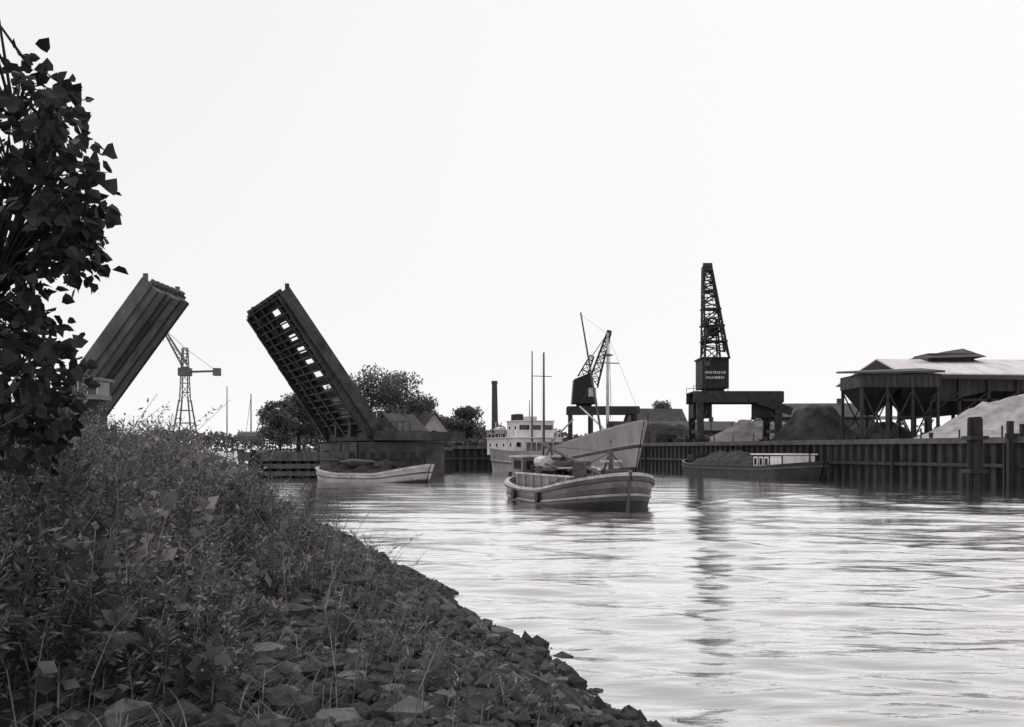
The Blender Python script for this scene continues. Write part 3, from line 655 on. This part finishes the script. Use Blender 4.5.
# left barge
loc,rz,L=head((X(324,87),87),(X(426,79.5),79.5))
e=empty('cargo_barge',loc,rz); b=B()
def sh3(t): return 0.7+0.8*max(0,(t-0.6)/0.4)**1.7+0.5*max(0,(0.3-t)/0.3)**1.6
R=[(0,0,'hull_dark'),(0.46,0,'hull_dark'),(0.5,0,'hull_worn'),(0.68,0,'hull_light'),(0.69,0.05,'hull_mid'),(0.74,0.05,'hull_mid'),(0.75,0,'hull_light'),(0.9,0,'hull_light'),(0.91,0.05,'off_white'),(1,0.05,'off_white')]
hull(b,L,3.8,sh3,R,rake=0.8,tb=0.76,ts=0.22,kend=0.45,draft=0.8,bul=0.35,pb=2.4,bp=0.6)
b.obj('hull',parent=e)
b=B()
mound(b,-4.6,3.6,2.9,0.75,0.75,'cargo_dark',amp=1.3,sd=5)
b.cyl((4.6,0,0.8),(-5.0,0.2,2.0),0.09,0.06,'wood_dark'); b.box((-4.9,0,1.2),(1.3,1.8,0.9),'hull_mid'); b.box((-4.9,0,1.7),(1.5,2.0,0.08),'hull_dark')
b.cyl((-3,-.9,1.55),(-1.4,-.9,1.5),0.1,0.4,'hull_dark',10); b.cyl((-1.4,-.9,1.5),(1.4,-.9,1.6),0.4,0.08,'hull_dark',10)
for k in range(5): b.box((-3+k*1.5,0,1.45),(rng.uniform(.3,.8),2.2,0.3),'wood' if k%2 else 'cargo_dark',rng.uniform(-.3,.3))
for sd in(-1,1): b.cyl((5.2,sd*.5,1.0),(5.2,sd*.5,1.6),0.1,0.1,'dark_steel')
b.obj('cargo_and_gear',parent=e)

# right moored barge
loc,rz,L=head((X(694,108),108),(X(820,85.5),85.5))
e=empty('river_barge',loc,rz); b=B()
def sh4(t): return 1.15+0.5*max(0,(t-0.7)/0.3)**1.6+0.5*max(0,(0.2-t)/0.2)**1.6
hull(b,L,4.8,sh4,[(0,0,'hull_dark'),(0.55,0,'hull_dark'),(0.8,0,'hull_dark'),(0.81,0.05,'hull_mid'),(0.86,0.05,'hull_mid'),(0.87,0,'hull_dark'),(1,0,'hull_dark')],rake=1.0,tb=0.82,ts=0.14,draft=0.8,cap='hull_worn')
b.obj('hull',parent=e)
b=B()
mound(b,-10,3.5,3.9,1.0,1.3,'cargo_dark',amp=0.5,sd=21)
b.box((6.0,0,1.5),(5.0,3.4,1.3),'hull_dark'); b.box((6.0,0,2.22),(5.3,3.7,0.12),'white_paint')
for k in range(3):
    b.box((4.1+k*0.95,-1.73,1.55),(0.72,0.05,0.9),'white_paint'); b.box((4.1+k*0.95,-1.76,1.55),(0.42,0.05,0.6),'glass')
b.box((7.55,-1.73,1.55),(1.8,0.05,1.0),'white_paint'); b.box((8.52,0,1.55),(0.06,3.2,1.1),'white_paint')
b.cyl((-9.8,0,1.4),(-9.8,0,3.2),0.07,0.05,'dark_steel'); b.box((-10.4,0,1.7),(1.2,2.2,0.9),'hull_dark')
b.cyl((10.2,0,1.4),(10.2,0,2.3),0.1,0.1,'hull_mid')
b.obj('cargo_and_cabin',parent=e)

# dolphin at right
b=B(); d=66; cx=X(975,d)
for dx,dy in((-.28,0),(.28,0),(0,.45),(0,-.4)): b.cyl((cx+dx,d+dy,-2),(cx+dx*.8,d+dy*.8,Z(417+abs(dx)*6,d)),0.29,0.27,'wood_dark',10)
for z in(1.2,3.4): b.box((cx,d,z),(1.2,1.35,0.25),'steel_black')
b.obj('mooring_dolphin')
b=B(); cx=X(1003,70)
b.beam((cx,69,-1),(cx,69,4.6),0.35,0.35,'wood_dark'); b.beam((cx+.9,69,-1),(cx+.9,69,4.4),0.35,0.35,'wood_dark'); b.beam((cx-.3,69,3.6),(cx+1.2,69,3.6),0.3,0.3,'wood_dark')
b.obj('mooring_posts')

# ---------------- gravel heaps ----------------
def heap(name,x,y,rx,ry,h,m,n=44,sd=0,flat=0.0):
    V=[]
    for i in range(n+1):
        for j in range(n+1):
            u=-1+2*i/n;v=-1+2*j/n; r=math.hypot(u,v)
            e=max(0,1-r); e=min(e,1-flat)/(1-flat)
            px=x+u*rx;py=y+v*ry
            e*=1+0.28*noise.noise((px*.25+sd,py*.25,sd))+0.12*noise.noise((px*.9,py*.9,sd))
            V.append((px,py,HT-0.02+h*e+ (0.0 if r<1 else -0.2)))
    idx=np.arange((n+1)**2).reshape(n+1,n+1)
    F=np.stack([idx[:-1,:-1],idx[1:,:-1],idx[1:,1:],idx[:-1,1:]],-1).reshape(-1,4)
    npmesh(name,V,F,np.zeros(len(F)),[m],True)
heap('gravel_heap',X(1042,92),91,13,8,5.9,'gravel_light',sd=3)
heap('gravel_heap',X(965,100),97,8,5,2.6,'gravel_mid',sd=5)
heap('coal_heap',X(822,112),114,5.6,5,3.9,'coal',sd=8,flat=0.4)
heap('gravel_heap',X(765,128),130,9,6,2.9,'gravel_mid',sd=11,flat=0.3)
heap('coal_heap',X(672,150),155,9,5,3.4,'coal',sd=14,flat=0.3)
heap('gravel_heap',X(885,112),115,6,5,2.6,'coal',sd=17,flat=0.3)

# ---------------- hopper plant ----------------
d=100; hp=empty('gravel_hopper_plant'); b=B()
xa,xb=X(850,d),X(928,d)
za,zb=Z(389,d),Z(376,d)
b.box(((xa+xb)/2,d,(za+zb)/2),(xb-xa,6,zb-za),'corrugated_wall')
b.add([(xa-.3,d-3.3,zb),(xb+.3,d-3.3,zb+.1),(xb+.3,d+3.3,zb+.9),(xa-.3,d+3.3,zb+.5),(xa-.3,d-3.3,zb+.15),(xb+.3,d-3.3,zb+.3),(xb+.3,d+3.3,zb+1.1),(xa-.3,d+3.3,zb+.7)],[(0,1,2,3),(4,5,6,7),(0,1,5,4),(1,2,6,5),(3,0,4,7)],'roof_dark')
for k in range(14): b.beam((xa+(xb-xa)*k/13,d-3.03,za),(xa+(xb-xa)*k/13,d-3.03,zb),0.1,0.08,'dark_steel')
for k in range(2):
    c0=xa+(xb-xa)*(k+.5)/2; w=(xb-xa)/4-0.1
    b.add([(c0-w,d-2.9,za),(c0+w,d-2.9,za),(c0+w,d+2.9,za),(c0-w,d+2.9,za),(c0-.5,d-.6,za-2.6),(c0+.5,d-.6,za-2.6),(c0+.5,d+.6,za-2.6),(c0-.5,d+.6,za-2.6)],[(0,1,5,4),(1,2,6,5),(2,3,7,6),(3,0,4,7),(4,5,6,7)],'steel_black')
for k in range(4):
    x=xa+.2+(xb-xa-.4)*k/3
    for dy in(-2.8,2.8):
        b.beam((x,d+dy,HT),(x,d+dy,za),0.26,0.26,'dark_steel')
        if k<3:
            x2=x+(xb-xa-.4)/3; b.beam((x,d+dy,HT+.2),(x2,d+dy,za-.2),0.12,0.12,'dark_steel'); b.beam((x2,d+dy,HT+.2),(x,d+dy,za-.2),0.12,0.12,'dark_steel'); b.beam((x,d+dy,HT+2.6),(x2,d+dy,HT+2.6),0.14,0.14,'dark_steel')
b.obj('hopper',parent=hp)
b=B()
xs,xe=X(930,d),X(1120,d)
b.add([(xs,d+.2,Z(378,d)),(xe,d+.2,Z(381,d)),(xe,d+.2,Z(392,d)),(xs+6,d+.2,Z(391,d)),(xs,d+.2,Z(404,d))],[(0,1,2,3,4)],'corrugated_wall')
b.add([(xs,d+8,Z(378,d)),(xe,d+8,Z(381,d)),(xe,d+8,Z(400,d)),(xs,d+8,Z(418,d))],[(0,1,2,3)],'corrugated_wall')
for k in range(14):
    x=xs+(xe-xs)*k/13
    if k%2==0:
        b.beam((x,d,HT),(x,d,Z(380,d)),0.3,0.3,'dark_steel'); b.beam((x,d+8,HT),(x,d+8,Z(380,d)),0.3,0.3,'dark_steel')
        if k<12:
            x2=xs+(xe-xs)*(k+2)/13; b.beam((x,d,HT+3),(x2,d,Z(392,d)),0.15,0.15,'dark_steel'); b.beam((x,d-.05,Z(400,d)),(x2,d-.05,Z(400,d)),0.2,0.2,'dark_steel')
b.obj('shed_frame',parent=hp)
b=B()
x0=X(897,d); zr=Z(360,d+9)
for y0,z0 in((d-1.2,Z(375,d)),(d+19,Z(375,d))):
    s=0.12
    b.add([(x0,y0,z0),(xe,y0,z0-.2),(xe,d+9,zr-.1),(x0+1.2,d+9,zr),(x0,y0,z0+s),(xe,y0,z0+s-.2),(xe,d+9,zr+s-.1),(x0+1.2,d+9,zr+s)],[(0,1,2,3),(4,5,6,7),(0,1,5,4),(0,3,7,4)],'roof_light')
m0,m1=X(918,d+9),X(974,d+9)
b.box(((m0+m1)/2-.3,d+9,zr+.05),(m1-m0-1.2,4,1.0),'corrugated_wall')
b.add([(m0-2,d+6,zr-.1),(m1,d+6,zr+.1),(m1-1.2,d+9,zr+1.25),(m0+3,d+9,zr+0.95),(m0-2,d+12,zr-.1),(m1,d+12,zr+.1)],[(0,1,2,3),(4,5,2,3),(1,5,2)],'roof_dark')
b.obj('roof',parent=hp)
b=B()
for k in range(26):
    t=0.28+0.6*k/26; x=QA[0]+(QB[0]-QA[0])*t+2.5; y=QA[1]+(QB[1]-QA[1])*t
    b.beam((x,y,HT),(x,y,HT+1.0+0.2*(k%2)),0.1,0.1,'dark_steel')
b.obj('quay_railing_posts')
b=B()
for k in range(22):
    x=X(646+k*9,128+rng.uniform(-3,6)); y=128+rng.uniform(0,5); w=rng.uniform(.8,2.6)
    b.box((x+1.5,y,HT+w*.3),(w,1.5,w*.6),['corrugated_wall','cargo_dark','wood','gravel_mid'][k%4],rng.uniform(0,1))
for k in range(9):
    x=X(648+k*21,132); b.beam((x,132,HT),(x,132,HT+rng.uniform(2,4.4)),0.12,0.12,'dark_steel')
b.obj('stacked_goods')

# ---------------- world, light ----------------
SE=math.radians(42); SA=math.radians(-35)
w=bpy.data.worlds.new('World'); sc.world=w; w.use_nodes=True; nt=w.node_tree;N=nt.nodes;Lk=nt.links
bg=N['Background']; sk=N.new('ShaderNodeTexSky'); sk.sky_type='NISHITA'; sk.sun_disc=False; sk.sun_elevation=SE; sk.sun_rotation=SA; sk.dust_density=5; sk.air_density=1.0
bw=N.new('ShaderNodeRGBToBW'); mr=N.new('ShaderNodeMapRange'); mr.inputs['From Min'].default_value=1.5; mr.inputs['From Max'].default_value=14.0; mr.inputs['To Min'].default_value=9.95; mr.inputs['To Max'].default_value=9.1
cb=N.new('ShaderNodeCombineColor')
Lk.new(sk.outputs[0],bw.inputs[0]);Lk.new(bw.outputs[0],mr.inputs[0])
for i,g in enumerate((1.0,0.99,0.985)):
    mm=N.new('ShaderNodeMath'); mm.operation='MULTIPLY'; mm.inputs[1].default_value=g; Lk.new(mr.outputs[0],mm.inputs[0]); Lk.new(mm.outputs[0],cb.inputs[i])
Lk.new(cb.outputs[0],bg.inputs['Color']); bg.inputs['Strength'].default_value=0.1
sl=bpy.data.lights.new('sun','SUN'); sl.energy=1.4; sl.angle=math.radians(10); sl.color=(1,0.98,0.96)
so=bpy.data.objects.new('sun',sl); sc.collection.objects.link(so)
dv=Vector((math.sin(SA)*math.cos(SE),math.cos(SA)*math.cos(SE),math.sin(SE))); so.rotation_euler=dv.to_track_quat('Z','Y').to_euler(); so.location=(0,0,50)
# ---------------- camera ----------------
cam=bpy.data.cameras.new('camera'); cam.lens=36*1000/1024; cam.sensor_width=36; cam.shift_y=86.5/1024; cam.clip_end=5000; cam.clip_start=0.1
co=bpy.data.objects.new('camera',cam); sc.collection.objects.link(co); co.location=(0,0,EYE); co.rotation_euler=(math.radians(90),0,0); sc.camera=co
sc.view_settings.view_transform='Standard'; sc.view_settings.look='None'; sc.view_settings.exposure=0
